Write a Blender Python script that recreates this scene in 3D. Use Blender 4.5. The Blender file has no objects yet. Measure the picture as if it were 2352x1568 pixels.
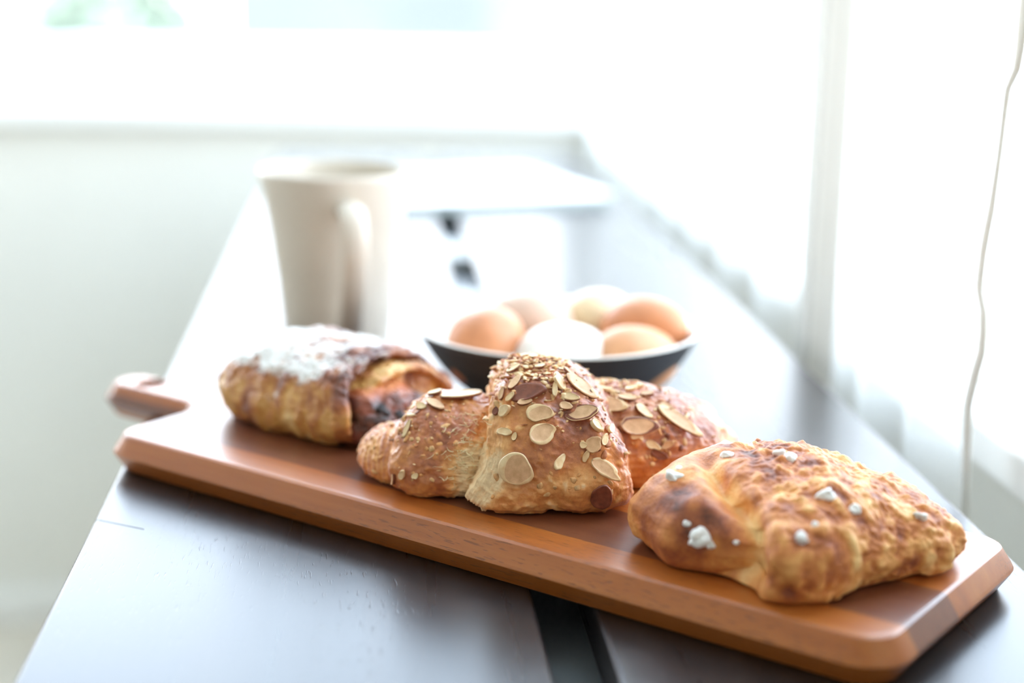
import bpy, bmesh, math, random
import numpy as np
from mathutils import Vector, Matrix
from mathutils.bvhtree import BVHTree

S = bpy.context.scene
COL = S.collection
TZ = 0.75                       # table-top height; geometry below is written relative to the table top
rng = np.random.RandomState(7)
random.seed(7)

# ------------------------------------------------------------------ camera
cam = bpy.data.cameras.new('camera'); cam_o = bpy.data.objects.new('camera', cam); COL.objects.link(cam_o)
yaw, pitch, roll = math.radians(5.1882), math.radians(13.3642), math.radians(1.0)
fw = Vector((math.sin(yaw)*math.cos(pitch), math.cos(yaw)*math.cos(pitch), -math.sin(pitch)))
rt = Vector((math.cos(yaw), -math.sin(yaw), 0)); up = rt.cross(fw)
r2 = rt*math.cos(roll) + up*math.sin(roll); u2 = up*math.cos(roll) - rt*math.sin(roll)
m = Matrix((r2, u2, -fw)).transposed().to_4x4(); m.translation = (0, 0, TZ+0.235)
cam_o.matrix_world = m
cam.sensor_width = 36; cam.lens = 3600/2352*36; cam.clip_start = 0.02
cam.dof.use_dof = True; cam.dof.focus_distance = 0.628; cam.dof.aperture_fstop = 3.3
S.camera = cam_o

# ------------------------------------------------------------------ light and exposure
S.view_settings.view_transform = 'Standard'; S.view_settings.look = 'None'
S.view_settings.gamma = 1; S.view_settings.use_curve_mapping = False
S.view_settings.exposure = 1.24
w = bpy.data.worlds.new('sky'); S.world = w; w.use_nodes = True
nt = w.node_tree; bg = nt.nodes['Background']
tc = nt.nodes.new('ShaderNodeTexCoord'); sx = nt.nodes.new('ShaderNodeSeparateXYZ')
rp = nt.nodes.new('ShaderNodeValToRGB')
nt.links.new(tc.outputs['Generated'], sx.inputs[0]); nt.links.new(sx.outputs['Z'], rp.inputs[0])
rp.color_ramp.elements[0].position = 0.0; rp.color_ramp.elements[0].color = (1.0, 0.975, 0.94, 1)
rp.color_ramp.elements[1].position = 0.45; rp.color_ramp.elements[1].color = (0.64, 0.81, 1.0, 1)
nt.links.new(rp.outputs[0], bg.inputs[0]); bg.inputs[1].default_value = 4.2
S.cycles.max_bounces = 8; S.cycles.diffuse_bounces = 5; S.cycles.glossy_bounces = 3; S.cycles.transparent_max_bounces = 10
S.cycles.use_denoising = True
def portal(loc, rot, sx_, sy_):
    l = bpy.data.lights.new('window_daylight', 'AREA'); l.shape = 'RECTANGLE'; l.size = sx_; l.size_y = sy_
    l.cycles.is_portal = True
    o = bpy.data.objects.new('window_daylight', l); COL.objects.link(o); o.location = loc; o.rotation_euler = rot
portal((-0.85, 2.36, TZ+0.80), (math.radians(-90), 0, 0), 2.5, 1.5)
portal((0.42, 1.41, TZ+0.76), (0, math.radians(90), 0), 1.5, 1.66)

# ------------------------------------------------------------------ material helpers
def srgb(r, g, b):
    f = lambda c: (c/255/12.92 if c <= 10 else ((c/255+0.055)/1.055)**2.4)
    return (f(r), f(g), f(b), 1)
class Mat:
    def __init__(s, name, col=(200, 200, 200), rough=0.5, **kw):
        s.m = bpy.data.materials.new(name); s.m.use_nodes = True; s.t = s.m.node_tree
        s.b = s.t.nodes['Principled BSDF']
        s.b.inputs['Base Color'].default_value = srgb(*col); s.b.inputs['Roughness'].default_value = rough
        for k, v in kw.items(): s.b.inputs[k.replace('_', ' ')].default_value = v
    def n(s, typ, **kw):
        x = s.t.nodes.new('ShaderNode'+typ)
        for k, v in kw.items():
            if k in x.inputs: x.inputs[k].default_value = v
            elif hasattr(x, k): setattr(x, k, v)
        return x
    def l(s, a, b): s.t.links.new(a, b)
    def coords(s, scale=(1, 1, 1), rot=(0, 0, 0), kind='Object'):
        c = s.n('TexCoord'); mp = s.n('Mapping'); s.l(c.outputs[kind], mp.inputs[0])
        mp.inputs['Scale'].default_value = scale; mp.inputs['Rotation'].default_value = rot
        return mp.outputs[0]
    def noise(s, vec, scale, detail=4, rough=0.55):
        x = s.n('TexNoise'); x.inputs['Scale'].default_value = scale; x.inputs['Detail'].default_value = detail
        x.inputs['Roughness'].default_value = rough
        s.l(vec, x.inputs['Vector']); return x.outputs[0]
    def ramp(s, fac, stops, interp='LINEAR', k=1.0):
        x = s.n('ValToRGB'); cr = x.color_ramp; cr.interpolation = interp
        while len(cr.elements) < len(stops): cr.elements.new(0.5)
        for e, (p, c) in zip(cr.elements, stops):
            e.position = p; e.color = tuple(v*k for v in srgb(*c)[:3])+(1,) if not isinstance(c, float) else (c, c, c, 1)
        s.l(fac, x.inputs[0]); return x.outputs[0]
    def math(s, op, a, b=None):
        x = s.n('Math'); x.operation = op
        for i, v in enumerate((a, b)):
            if v is None: continue
            if isinstance(v, (int, float)): x.inputs[i].default_value = v
            else: s.l(v, x.inputs[i])
        return x.outputs[0]
    def mix(s, fac, a, b, blend='MIX'):
        x = s.n('Mix'); x.data_type = 'RGBA'; x.blend_type = blend
        for i, v in ((0, fac), (6, a), (7, b)):
            if isinstance(v, tuple): x.inputs[i].default_value = v
            elif isinstance(v, (int, float)): x.inputs[i].default_value = v
            else: s.l(v, x.inputs[i])
        return x.outputs[2]
    def attr(s, name):
        x = s.n('Attribute'); x.attribute_name = name; return x.outputs['Fac']
    def bump(s, h, strength=0.3, dist=0.001):
        x = s.n('Bump'); x.inputs['Strength'].default_value = strength; x.inputs['Distance'].default_value = dist
        s.l(h, x.inputs['Height']); s.l(x.outputs[0], s.b.inputs['Normal'])
    def base(s, c): s.l(c, s.b.inputs['Base Color'])
    def rough(s, c): s.l(c, s.b.inputs['Roughness'])

def simple(name, col, rough=0.5, vary=0.06, scale=20, bump=0.0, bscale=200, **kw):
    M = Mat(name, col, rough, **kw); v = M.coords()
    n = M.noise(v, scale)
    lo = tuple(max(0, int(c*(1-vary))) for c in col); hi = tuple(min(255, int(c*(1+vary))) for c in col)
    M.base(M.ramp(n, [(0.3, lo), (0.7, hi)]))
    if bump: M.bump(M.noise(v, bscale), bump, 0.0006)
    return M.m

# ------------------------------------------------------------------ mesh helpers
def put(o, parent=None):
    COL.objects.link(o)
    if parent: o.parent = parent
    return o
def tag(o, label=None, cat=None, group=None, kind=None):
    for k, v in (('label', label), ('category', cat), ('group', group), ('kind', kind)):
        if v: o[k] = v
    return o
def root(name, loc, label, cat, group=None):
    o = bpy.data.objects.new(name, None); o.empty_display_size = 0.02
    o.location = (loc[0], loc[1], loc[2]+TZ); put(o); tag(o, label, cat, group); return o
def offs(parent):
    p = Vector((0, 0, -TZ)); q = parent
    while q: p = p + q.location; q = q.parent
    return p
def mesh(name, V, F, mat, parent=None, smooth=True, attrs=None, fmat=None, mats=None, origin=None):
    """V in table-relative world coordinates."""
    V = np.asarray(V, float)
    if parent is not None: o0 = np.array(offs(parent)); loc = None
    else:
        o0 = np.array(origin if origin is not None else (0, 0, 0)); loc = (o0[0], o0[1], o0[2]+TZ)
    me = bpy.data.meshes.new(name); me.from_pydata((V-o0).tolist(), [], [list(map(int, f)) for f in F])
    for mm in (mats or [mat]): me.materials.append(mm)
    if smooth: me.polygons.foreach_set('use_smooth', [True]*len(me.polygons))
    if fmat is not None: me.polygons.foreach_set('material_index', np.asarray(fmat, np.int32))
    for k, a in (attrs or {}).items():
        at = me.attributes.new(k, 'FLOAT', 'POINT'); at.data.foreach_set('value', np.asarray(a, np.float32))
    me.update(); o = bpy.data.objects.new(name, me)
    if loc: o.location = loc
    return put(o, parent)
def bm_obj(name, bm, mat, parent=None, origin=None, smooth=False, mats=None):
    bmesh.ops.recalc_face_normals(bm, faces=bm.faces[:])
    bm.verts.index_update()
    V = [tuple(v.co) for v in bm.verts]; F = [[v.index for v in f.verts] for f in bm.faces]
    fm = [f.material_index for f in bm.faces]; bm.free()
    return mesh(name, V, F, mat, parent, smooth, fmat=fm, mats=mats, origin=origin)
def box_bm(lo, hi, bev=0.0, seg=2, bm=None):
    b = bmesh.new(); bmesh.ops.create_cube(b, size=1)
    for v in b.verts:
        v.co = Vector([(lo[i]+hi[i])/2 + v.co[i]*(hi[i]-lo[i]) for i in range(3)])
    if bev: bmesh.ops.bevel(b, geom=b.edges[:], offset=bev, segments=seg, profile=0.5, affect='EDGES')
    if bm is None: return b
    me = bpy.data.meshes.new('t'); b.to_mesh(me); b.free(); bm.from_mesh(me); bpy.data.meshes.remove(me); return bm
def box(name, lo, hi, mat, parent=None, bev=0.0, seg=2, origin=None):
    return bm_obj(name, box_bm(lo, hi, bev, seg), mat, parent, origin or (None if parent else lo))
def grid_faces(nu, nv, wrap=True, off=0):
    i, j = np.meshgrid(np.arange(nu-1), np.arange(nv if wrap else nv-1), indexing='ij')
    j2 = (j+1) % nv
    return np.stack([i*nv+j, i*nv+j2, (i+1)*nv+j2, (i+1)*nv+j], -1).reshape(-1, 4)+off
def grid_normals(P, wrap=True):
    if wrap: dv = np.roll(P, -1, 1)-np.roll(P, 1, 1)
    else: dv = np.gradient(P, axis=1)
    du = np.gradient(P, axis=0); n = np.cross(du, dv)
    return n/np.maximum(np.linalg.norm(n, axis=-1, keepdims=True), 1e-12)
def lathe(profile, n=64, c=(0, 0, 0)):
    a = np.linspace(0, 2*np.pi, n, endpoint=False); pr = np.asarray(profile, float)
    P = np.stack([c[0]+pr[:, None, 0]*np.cos(a), c[1]+pr[:, None, 0]*np.sin(a), c[2]+np.repeat(pr[:, None, 1], n, 1)], -1)
    return P.reshape(-1, 3), grid_faces(len(pr), n)
def crom(pts, n, closed=False):
    """Catmull-Rom resample."""
    p = np.asarray(pts, float); k = len(p)
    if closed: t = np.linspace(0, k, n, endpoint=False)
    else: t = np.linspace(0, k-1-1e-9, n)
    i = np.floor(t).astype(int); f = (t-i)[:, None]
    g = (lambda q: p[q % k]) if closed else (lambda q: p[np.clip(q, 0, k-1)])
    a, b, c, d = g(i-1), g(i), g(i+1), g(i+2)
    return 0.5*((2*b)+(-a+c)*f+(2*a-5*b+4*c-d)*f**2+(-a+3*b-3*c+d)*f**3)
def smoothpath(pts, n, k=3):
    """piecewise-linear resample by arc length, then light smoothing"""
    p = np.asarray(pts, float); d = np.r_[0, np.cumsum(np.linalg.norm(np.diff(p, axis=0), axis=1))]
    t = np.linspace(0, d[-1], n); q = np.stack([np.interp(t, d, p[:, i]) for i in range(p.shape[1])], -1)
    for _ in range(k):
        q[1:-1] = (q[:-2]+2*q[1:-1]+q[2:])/4
    return q
_perm = np.random.RandomState(3).permutation(256); _perm = np.r_[_perm, _perm, _perm]
_gr = np.random.RandomState(4).normal(size=(256, 3)); _gr /= np.linalg.norm(_gr, axis=1, keepdims=True)
def pn(P, scale, seed=0):
    q = np.asarray(P, float)/scale + seed*17.31; i = np.floor(q).astype(int); f = q-i; i &= 255
    u = f*f*f*(f*(f*6-15)+10); out = 0
    for dx in (0, 1):
        for dy in (0, 1):
            for dz in (0, 1):
                h = _perm[_perm[_perm[(i[..., 0]+dx) & 255]+((i[..., 1]+dy) & 255)]+((i[..., 2]+dz) & 255)]
                g = _gr[h]; v = f-np.array([dx, dy, dz]); wgt = 1
                for ax, dd in ((0, dx), (1, dy), (2, dz)): wgt = wgt*(u[..., ax] if dd else 1-u[..., ax])
                out = out+wgt*(g*v).sum(-1)
    return out*1.6
def fbm(P, scale, seed=0, oct=3):
    return sum(pn(P, scale/2**k, seed+k)*0.5**k for k in range(oct))
def sstep(x, a, b):
    t = np.clip((x-a)/(b-a), 0, 1); return t*t*(3-2*t)
def join_grids(gs):
    V, F, A, o = [], [], {}, 0
    for P, at in gs:
        f_ = grid_faces(P.shape[0], P.shape[1], True, o)
        if ((P-P.reshape(-1, 3).mean(0))*grid_normals(P)).sum(-1).mean() > 0: f_ = f_[:, ::-1]
        V.append(P.reshape(-1, 3)); F.append(f_); o += P.shape[0]*P.shape[1]
        for k, a in at.items(): A.setdefault(k, []).append(a.reshape(-1))
    return np.concatenate(V), np.concatenate(F), {k: np.concatenate(a) for k, a in A.items()}

# ------------------------------------------------------------------ materials
M_wall = simple('white_wall_paint', (238, 236, 228), 0.8, 0.01, 3, 0.1, 300)
M_trim = simple('white_trim_paint', (244, 244, 241), 0.45, 0.01, 4)
M_floor = simple('pale_floor', (210, 202, 188), 0.5, 0.05, 6)
M_ground = simple('pale_paving', (200, 202, 204), 0.8, 0.06, 2)
M_stucco = simple('white_stucco', (235, 236, 236), 0.85, 0.02, 3)
M_fac = simple('grey_facade', (108, 110, 114), 0.8, 0.05, 1.0)
M_leaf = simple('foliage', (140, 150, 130), 0.7, 0.2, 6)
M_bark = simple('bark', (92, 74, 58), 0.9, 0.2, 12)

def glass_mat():
    M = Mat('window_glass'); t = M.t; out = t.nodes['Material Output']
    tr = M.n('BsdfTransparent'); gl = M.n('BsdfGlossy'); gl.inputs['Roughness'].default_value = 0.02
    mx = M.n('MixShader'); v = M.coords((1, 1, 1)); f = M.ramp(M.noise(v, 2), [(0.0, 0.04), (1.0, 0.06)])
    M.l(f, mx.inputs[0]); M.l(tr.outputs[0], mx.inputs[1]); M.l(gl.outputs[0], mx.inputs[2]); M.l(mx.outputs[0], out.inputs[0])
    return M.m
M_glass = glass_mat()
def cloth_mat(name, trans, col=(250, 249, 246), weave=1500, tl=0.55):
    M = Mat(name); t = M.t; out = t.nodes['Material Output']
    v = M.coords(); n = M.noise(v, weave, 2); cc = M.ramp(n, [(0.3, tuple(int(c*.97) for c in col)), (0.7, col)])
    d = M.n('BsdfDiffuse'); tlb = M.n('BsdfTranslucent'); tr = M.n('BsdfTransparent')
    M.l(cc, d.inputs[0]); M.l(cc, tlb.inputs[0])
    m1 = M.n('MixShader'); m1.inputs[0].default_value = tl; M.l(d.outputs[0], m1.inputs[1]); M.l(tlb.outputs[0], m1.inputs[2])
    m2 = M.n('MixShader'); M.l(M.ramp(n, [(0.3, trans*0.85), (0.7, min(1.0, trans*1.15))]), m2.inputs[0])
    M.l(m1.outputs[0], m2.inputs[1]); M.l(tr.outputs[0], m2.inputs[2]); M.l(m2.outputs[0], out.inputs[0])
    return M.m
M_sheer = cloth_mat('sheer_curtain_cloth', 0.58, tl=0.66)
M_hem = cloth_mat('curtain_hem_cloth', 0.01, (236, 232, 224), tl=0.12)

def table_mat():
    M = Mat('dark_stained_table_wood', rough=0.33); v = M.coords((60, 3.0, 60))
    g = M.noise(v, 1.0, 5, 0.6)
    M.base(M.ramp(g, [(0.25, (28, 24, 25)), (0.55, (42, 36, 36)), (0.8, (54, 46, 44))]))
    v2 = M.coords((900, 95, 900)); p = M.noise(v2, 1.0, 2)
    pores = M.ramp(p, [(0.62, 1.0), (0.70, 0.0)])
    v3 = M.coords((26, 6, 26)); band = M.ramp(M.noise(v3, 1.0, 2), [(0.40, 0.0), (0.62, 1.0)])
    pm = M.mix(band, (1, 1, 1, 1), pores); M.bump(pm, 0.22, 0.0004)
    M.rough(M.ramp(g, [(0.2, 0.26), (0.8, 0.30)])); M.b.inputs['Specular IOR Level'].default_value = 0.5
    return M.m
M_table = table_mat()
M_rail = simple('dark_grey_metal', (84, 89, 92), 0.4, 0.05, 40)
M_spacer = simple('pale_grey_metal', (158, 160, 158), 0.5, 0.04, 40)
M_tleg = simple('black_steel', (40, 40, 42), 0.5, 0.05, 40)

ANG = math.atan2(-0.657, 0.755)
def board_mat(name, stops, rough=0.36):
    M = Mat(name, rough=rough, Coat_Weight=0.3, Coat_Roughness=0.22)
    v = M.coords((9, 150, 150)); g = M.noise(v, 1.0, 6, 0.6)
    v1 = M.coords((2.0, 34, 34)); g1 = M.noise(v1, 1.0, 3)
    f = M.math('ADD', M.math('MULTIPLY', g, 0.5), M.math('MULTIPLY', g1, 0.5))
    c = M.ramp(f, stops, k=0.72)
    v2 = M.coords((150, 1400, 1400)); p = M.noise(v2, 1.0, 1); pm = M.ramp(p, [(0.60, 0.0), (0.67, 1.0)])
    v3 = M.coords((8, 60, 60)); band = M.ramp(M.noise(v3, 1.0, 1), [(0.44, 0.0), (0.56, 1.0)])
    pf = M.math('MULTIPLY', pm, band)
    M.base(M.mix(M.math('MULTIPLY', pf, 0.55), c, srgb(96, 52, 30)))
    M.bump(M.math('SUBTRACT', g, pf), 0.18, 0.0004)
    return M.m
M_board = board_mat('orange_brown_board_wood', [(0.25, (166, 86, 34)), (0.5, (200, 112, 46)), (0.75, (218, 134, 62))])
M_board2 = board_mat('dark_red_brown_board_wood', [(0.25, (110, 60, 38)), (0.5, (138, 78, 50)), (0.75, (154, 94, 62))])

def pastry_mat(name, stops, sugar=False, bs=1.0, coat=0.25, sp_rough=0.42, dk=0.84):
    M = Mat(name, rough=sp_rough, Coat_Weight=coat, Coat_Roughness=0.28)
    v = M.coords(); t = M.attr('toast')
    n1 = M.noise(v, 160, 5, 0.65); n2 = M.noise(v, 520, 4, 0.6)
    tt = M.math('ADD', t, M.math('ADD', M.math('MULTIPLY', M.math('SUBTRACT', n1, 0.5), 0.42), M.math('MULTIPLY', M.math('SUBTRACT', n2, 0.5), 0.34)))
    c = M.ramp(tt, stops, k=dk)
    h = M.math('ADD', M.math('MULTIPLY', n1, 0.9), M.math('MULTIPLY', n2, 0.6))
    if sugar:
        sg = M.attr('sugar'); sn = M.math('ADD', sg, M.math('MULTIPLY', M.math('SUBTRACT', M.noise(v, 300, 6, 0.75), 0.5), 1.5))
        sf = M.ramp(sn, [(0.42, 0.0), (0.80, 1.0)])
        c = M.mix(sf, c, srgb(243, 240, 237)); M.rough(M.mix(sf, (sp_rough,)*3+(1,), (0.9, 0.9, 0.9, 1)))
        M.l(M.math('MULTIPLY', M.math('SUBTRACT', 1.0, sf), coat), M.b.inputs['Coat Weight'])
    else:
        M.rough(M.ramp(tt, [(0.1, 0.62), (0.6, sp_rough)]))
        M.l(M.math('MULTIPLY', M.ramp(tt, [(0.2, 0.0), (0.55, 1.0)]), coat), M.b.inputs['Coat Weight'])
    M.base(c); M.bump(h, 0.55*bs, 0.0012)
    return M.m
CR_STOPS = [(0.0, (255, 222, 174)), (0.22, (250, 190, 124)), (0.45, (226, 148, 84)), (0.68, (190, 110, 68)), (0.88, (150, 82, 56)), (1.0, (104, 56, 42))]
M_cro = pastry_mat('glazed_croissant_crust', CR_STOPS, coat=0.45, sp_rough=0.38, bs=0.8, dk=0.97)
M_pain = pastry_mat('sugared_croissant_crust', [(0.0, (240, 205, 140)), (0.3, (216, 160, 88)), (0.55, (182, 114, 62)), (0.8, (134, 74, 48)), (1.0, (88, 46, 34))], sugar=True, coat=0.15, dk=1.0)
M_pin = pastry_mat('dark_glazed_inner_dough', [(0.0, (236, 160, 96)), (0.35, (204, 112, 62)), (0.7, (142, 68, 42)), (1.0, (60, 30, 26))], coat=0.5)
M_claw = pastry_mat('rough_golden_crust', [(0.0, (252, 208, 140)), (0.25, (236, 168, 98)), (0.5, (206, 126, 66)), (0.75, (160, 86, 50)), (1.0, (100, 54, 40))], sugar=True, bs=1.1, coat=0.05, sp_rough=0.55, dk=1.05)
M_choc = simple('dark_chocolate', (30, 18, 17), 0.6, 0.2, 200, 0.4, 600)
M_alm = None
def almond_mat(name, lo, hi, rough=0.45):
    M = Mat(name, rough=rough, Coat_Weight=0.15); v = M.coords(); n = M.noise(v, 350, 4)
    M.base(M.ramp(n, [(0.3, lo), (0.7, hi)], k=1.0)); M.bump(M.noise(v, 1200, 3), 0.15, 0.0003)
    M.b.inputs['Subsurface Weight'].default_value = 0.0
    return M.m
M_alm = almond_mat('toasted_almond_flesh', (240, 200, 146), (255, 228, 182))
M_alm2 = almond_mat('glazed_almond_flesh', (216, 168, 124), (240, 196, 150))
M_skin = almond_mat('almond_skin', (112, 58, 42), (150, 84, 60))
M_crumb = simple('toasted_almond_crumb', (222, 176, 122), 0.6, 0.15, 300)
M_crumb2 = simple('browned_almond_crumb', (178, 112, 72), 0.6, 0.15, 300)
M_blis = simple('pale_crust_blister', (226, 166, 106), 0.5, 0.1, 300)
M_torn = simple('torn_pale_dough', (255, 222, 176), 0.6, 0.08, 300)
M_pearl = simple('white_pearl_sugar', (248, 247, 245), 0.5, 0.03, 300, 0.3, 900)
M_bowl_o = Mat('matte_charcoal_glaze', (58, 60, 64), 0.5)
def bowlo():
    M = M_bowl_o; v = M.coords((3, 3, 240)); n = M.noise(v, 1.0, 3); M.base(M.ramp(n, [(0.3, (50, 51, 55)), (0.7, (70, 72, 76))])); M.bump(n, 0.25, 0.0008); return M.m
M_bowl_o = bowlo()
M_bowl_i = simple('cream_white_glaze', (243, 240, 232), 0.25, 0.01, 10)
M_mug = simple('warm_white_ceramic', (224, 213, 199), 0.22, 0.012, 12)
M_tea = simple('dark_tea', (150, 140, 108), 0.1, 0.05, 10)
M_paper = simple('white_paper', (246, 247, 248), 0.6, 0.01, 60)
M_cover = simple('grey_notebook_back', (196, 204, 200), 0.6, 0.04, 60)

# ------------------------------------------------------------------ the room
Z0, Z1 = -TZ, 1.80            # floor and ceiling relative to the table top
XL, XR, YB, YN = -2.6, 0.345, 2.30, -2.5
def wall_with_hole(name, axis, pos, th, a0, a1, holes, label):
    """axis 'y': wall in the XZ plane; 'x': in the YZ plane. holes = [(a, b, z0, z1)] in order, same z0 and z1."""
    bm = bmesh.new(); hz0, hz1 = holes[0][2:]
    cuts = [a0]+[v for h in holes for v in h[:2]]+[a1]
    rects = [(p, q, hz0, hz1) for p, q in zip(cuts[::2], cuts[1::2])]+[(a0, a1, Z0, hz0), (a0, a1, hz1, Z1)]
    for (p, q, r, s) in rects:
        if axis == 'y': box_bm((p, pos, r), (q, pos+th, s), bm=bm)
        else: box_bm((pos, p, r), (pos+th, q, s), bm=bm)
    o = bm_obj(name, bm, M_wall, None, (0, 0, Z0)); tag(o, label, 'wall', kind='structure'); return o
HB = (-2.1, 0.325, 0.038, 1.55); HR1 = (0.58, 2.24, 0.012, 1.55)
tag(box('floor', (XL, YN, Z0-0.1), (XR+0.15, YB+0.15, Z0), M_floor, origin=(0, 0, Z0)), 'pale floor far below the table', 'floor', kind='structure')
tag(box('ceiling', (XL, YN, Z1), (XR+0.15, YB+0.15, Z1+0.1), M_wall, origin=(0, 0, Z1)), 'plain white ceiling of the room', 'ceiling', kind='structure')
wall_with_hole('wall_back', 'y', YB, 0.15, XL, XR+0.15, [HB], 'pale wall under the far window beyond the table end')
wall_with_hole('wall_right', 'x', XR, 0.15, YN, YB, [HR1], 'pale wall under the long window beside the table')
tag(box('wall_rear', (XL, YN-0.15, Z0), (XR+0.15, YN, Z1), M_wall, origin=(0, YN, Z0)), 'plain white wall at the near end of the room', 'wall', kind='structure')
tag(box('wall_left', (XL-0.15, YN-0.15, Z0), (XL, YB+0.15, Z1), M_wall, origin=(XL, 0, Z0)), 'plain white wall on the left of the room', 'wall', kind='structure')
tag(box('baseboard_back', (XL, YB-0.016, Z0), (XR, YB, Z0+0.05), M_trim, bev=0.003, origin=(0, YB, Z0)), 'white baseboard along the foot of the far wall', 'baseboard', kind='structure')
tag(box('baseboard_right', (XR-0.016, YN, Z0), (XR, YB-0.016, Z0+0.05), M_trim, bev=0.003, origin=(XR, 0, Z0)), 'white baseboard along the foot of the window wall', 'baseboard', kind='structure')
def window(name, axis, pos, hole, n, label, rail=0.085):
    a0, a1, z0, z1 = hole; fwid = 0.045
    bx = (lambda p, q, d0, d1, r, s: ((p, pos+d0, r), (q, pos+d1, s))) if axis == 'y' else (lambda p, q, d0, d1, r, s: ((pos+d0, p, r), (pos+d1, q, s)))
    e = bpy.data.objects.new(name, None); e.location = ((a0+a1)/2, pos, z0+TZ) if axis == 'y' else (pos, (a0+a1)/2, z0+TZ)
    put(e); tag(e, label, 'window', kind='structure')
    sgn = -1
    lo, hi = bx(a0-0.03, min(a1+0.03, XR if axis == 'y' else YB-0.035), -0.03, 0.15, z0-0.028, z0-0.002)
    box('window_sill', lo, hi, M_trim, e, bev=0.004)
    for (p, q, r, s) in ((a0, a1, z0, z0+rail), (a0, a1, z1-fwid, z1), (a0, a0+fwid, z0+rail, z1-fwid), (a1-fwid, a1, z0+rail, z1-fwid)):
        lo, hi = bx(p, q, 0.055, 0.115, r, s); box('window_frame', lo, hi, M_trim, e, bev=0.003)
    step = (a1-a0)/n
    for i in range(1, n):
        lo, hi = bx(a0+i*step-0.025, a0+i*step+0.025, 0.06, 0.11, z0+rail, z1-fwid); box('mullion', lo, hi, M_trim, e, bev=0.003)
    for i in range(n):
        p0 = a0+i*step+(0.025 if i else fwid); p1 = a0+(i+1)*step-(0.025 if i < n-1 else fwid)
        lo, hi = bx(p0, p1, 0.083, 0.087, z0+rail, z1-fwid); box('pane', lo, hi, M_glass, e)
window('window_1', 'y', YB, HB, 2, 'broad white-framed window beyond the far end of the table')
window('window_2', 'x', XR, HR1, 2, 'long white-framed window behind the sheer curtains', 0.03)

# ------------------------------------------------------------------ outside
tag(box('ground', (-30, -20, -1.6), (30, 40, -1.5), M_ground, origin=(0, 0, -1.5)), 'pale paved ground outside the windows', 'ground', kind='structure')
tw = root('terrace_wall', (-1, 4.4, -1.5), 'bright white low terrace wall outside the far window', 'wall')
box('wall_body', (-5, 4.4, -1.5), (3.0, 4.6, -0.035), M_stucco, tw)
box('coping', (-5.02, 4.37, -0.035), (3.02, 4.63, 0.0), M_trim, tw, bev=0.005)
def shrub(x, y, zb, zt, rx, ry, label, seed):
    r = root('shrub', (x, y, -1.5), label, 'shrub'); rs = np.random.RandomState(seed)
    n = 5200; d = rs.normal(size=(n, 3)); d /= np.linalg.norm(d, axis=1, keepdims=True)
    rad = rs.uniform(0.55, 1.0, n)[:, None]*(1+0.25*pn(d, 0.5, seed)[:, None])
    c = np.array([x, y, (zb+zt)/2])+d*rad*np.array([rx, ry, (zt-zb)/2])
    t1 = rs.normal(size=(n, 3)); t1 /= np.linalg.norm(t1, axis=1, keepdims=True); t2 = np.cross(t1, d); t2 /= np.maximum(np.linalg.norm(t2, axis=1, keepdims=True), 1e-6)
    s = rs.uniform(0.03, 0.06, n)[:, None]
    V = np.stack([c-t1*s, c+t2*s*0.5, c+t1*s, c-t2*s*0.5], 1).reshape(-1, 3)
    F = np.arange(n*4).reshape(n, 4)
    o = mesh('foliage', V, F, M_leaf, r, False); o['kind'] = 'stuff'
    for k in range(4):
        dx, dy = rs.uniform(-0.12, 0.12, 2); P = []
        for t in np.linspace(0, 1, 6):
            P.append([(x+dx*t*2+0.022*(1-t*0.6)*math.cos(a), y+dy*t*2+0.022*(1-t*0.6)*math.sin(a), -1.5+t*(zt+1.3)) for a in np.linspace(0, 2*np.pi, 8, endpoint=False)])
        mesh('stem', np.array(P).reshape(-1, 3), grid_faces(6, 8), M_bark, r)
shrub(-1.26, 7.8, -1.2, 0.50, 0.50, 0.35, 'pale green shrub outside the far window', 1)
bd = root('building', (0.6, 12, -1.5), 'low hazy blue-grey building seen through the far window', 'building')
box('wall_body', (-1.05, 12, -1.5), (4.5, 16, 0.55), M_fac, bd)
box('roof', (-1.2, 11.85, 0.55), (4.7, 16.2, 0.68), M_trim, bd)

# ------------------------------------------------------------------ table
tb = root('table', (0.07, 1.1, Z0), 'long narrow dark wood table with a slot along its middle', 'table')
Y0, Y1 = 0.18, 2.05
PLK = 0.030
pl = box('plank', (-0.121, Y0, -PLK), (0.061, Y1, 0), M_table, tb, bev=0.0022, seg=3)
cut = bm_obj('cutter', box_bm((-0.014, -0.00035, -0.004), (0.0135, 0.00035, 0.004)), M_tleg, None, (0, 0, 0))
cut.location = (-0.1094, 0.64935, TZ); cut.rotation_euler = (0, 0, math.atan2(-0.0135, 0.0229))
md = pl.modifiers.new('cut', 'BOOLEAN'); md.object = cut; md.operation = 'DIFFERENCE'; md.solver = 'EXACT'
dg = bpy.context.evaluated_depsgraph_get(); nm = bpy.data.meshes.new_from_object(pl.evaluated_get(dg)); pl.modifiers.clear(); pl.data = nm
bpy.data.objects.remove(cut)
box('plank', (0.083, Y0, -PLK), (0.265, Y1, 0), M_table, tb, bev=0.0022, seg=3)
rl = box('rail', (0.0612, Y0+0.01, -0.045), (0.0828, Y1-0.01, -0.0173), M_rail, tb)
for y, l_ in ((1.07, 0.10), (1.31, 0.09)): box('spacer', (0.0611, y, -0.0172), (0.0829, y+l_, -0.004), M_spacer, tb, bev=0.001)
for y in (Y0+0.06, Y1-0.10):
    box('crossbar', (-0.09, y, -0.062), (0.235, y+0.04, -0.0452), M_tleg, tb, bev=0.002)
    for x in (-0.10, 0.205): box('leg', (x, y, Z0), (x+0.04, y+0.04, -PLK if False else -0.0622), M_tleg, tb, bev=0.002)

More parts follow.
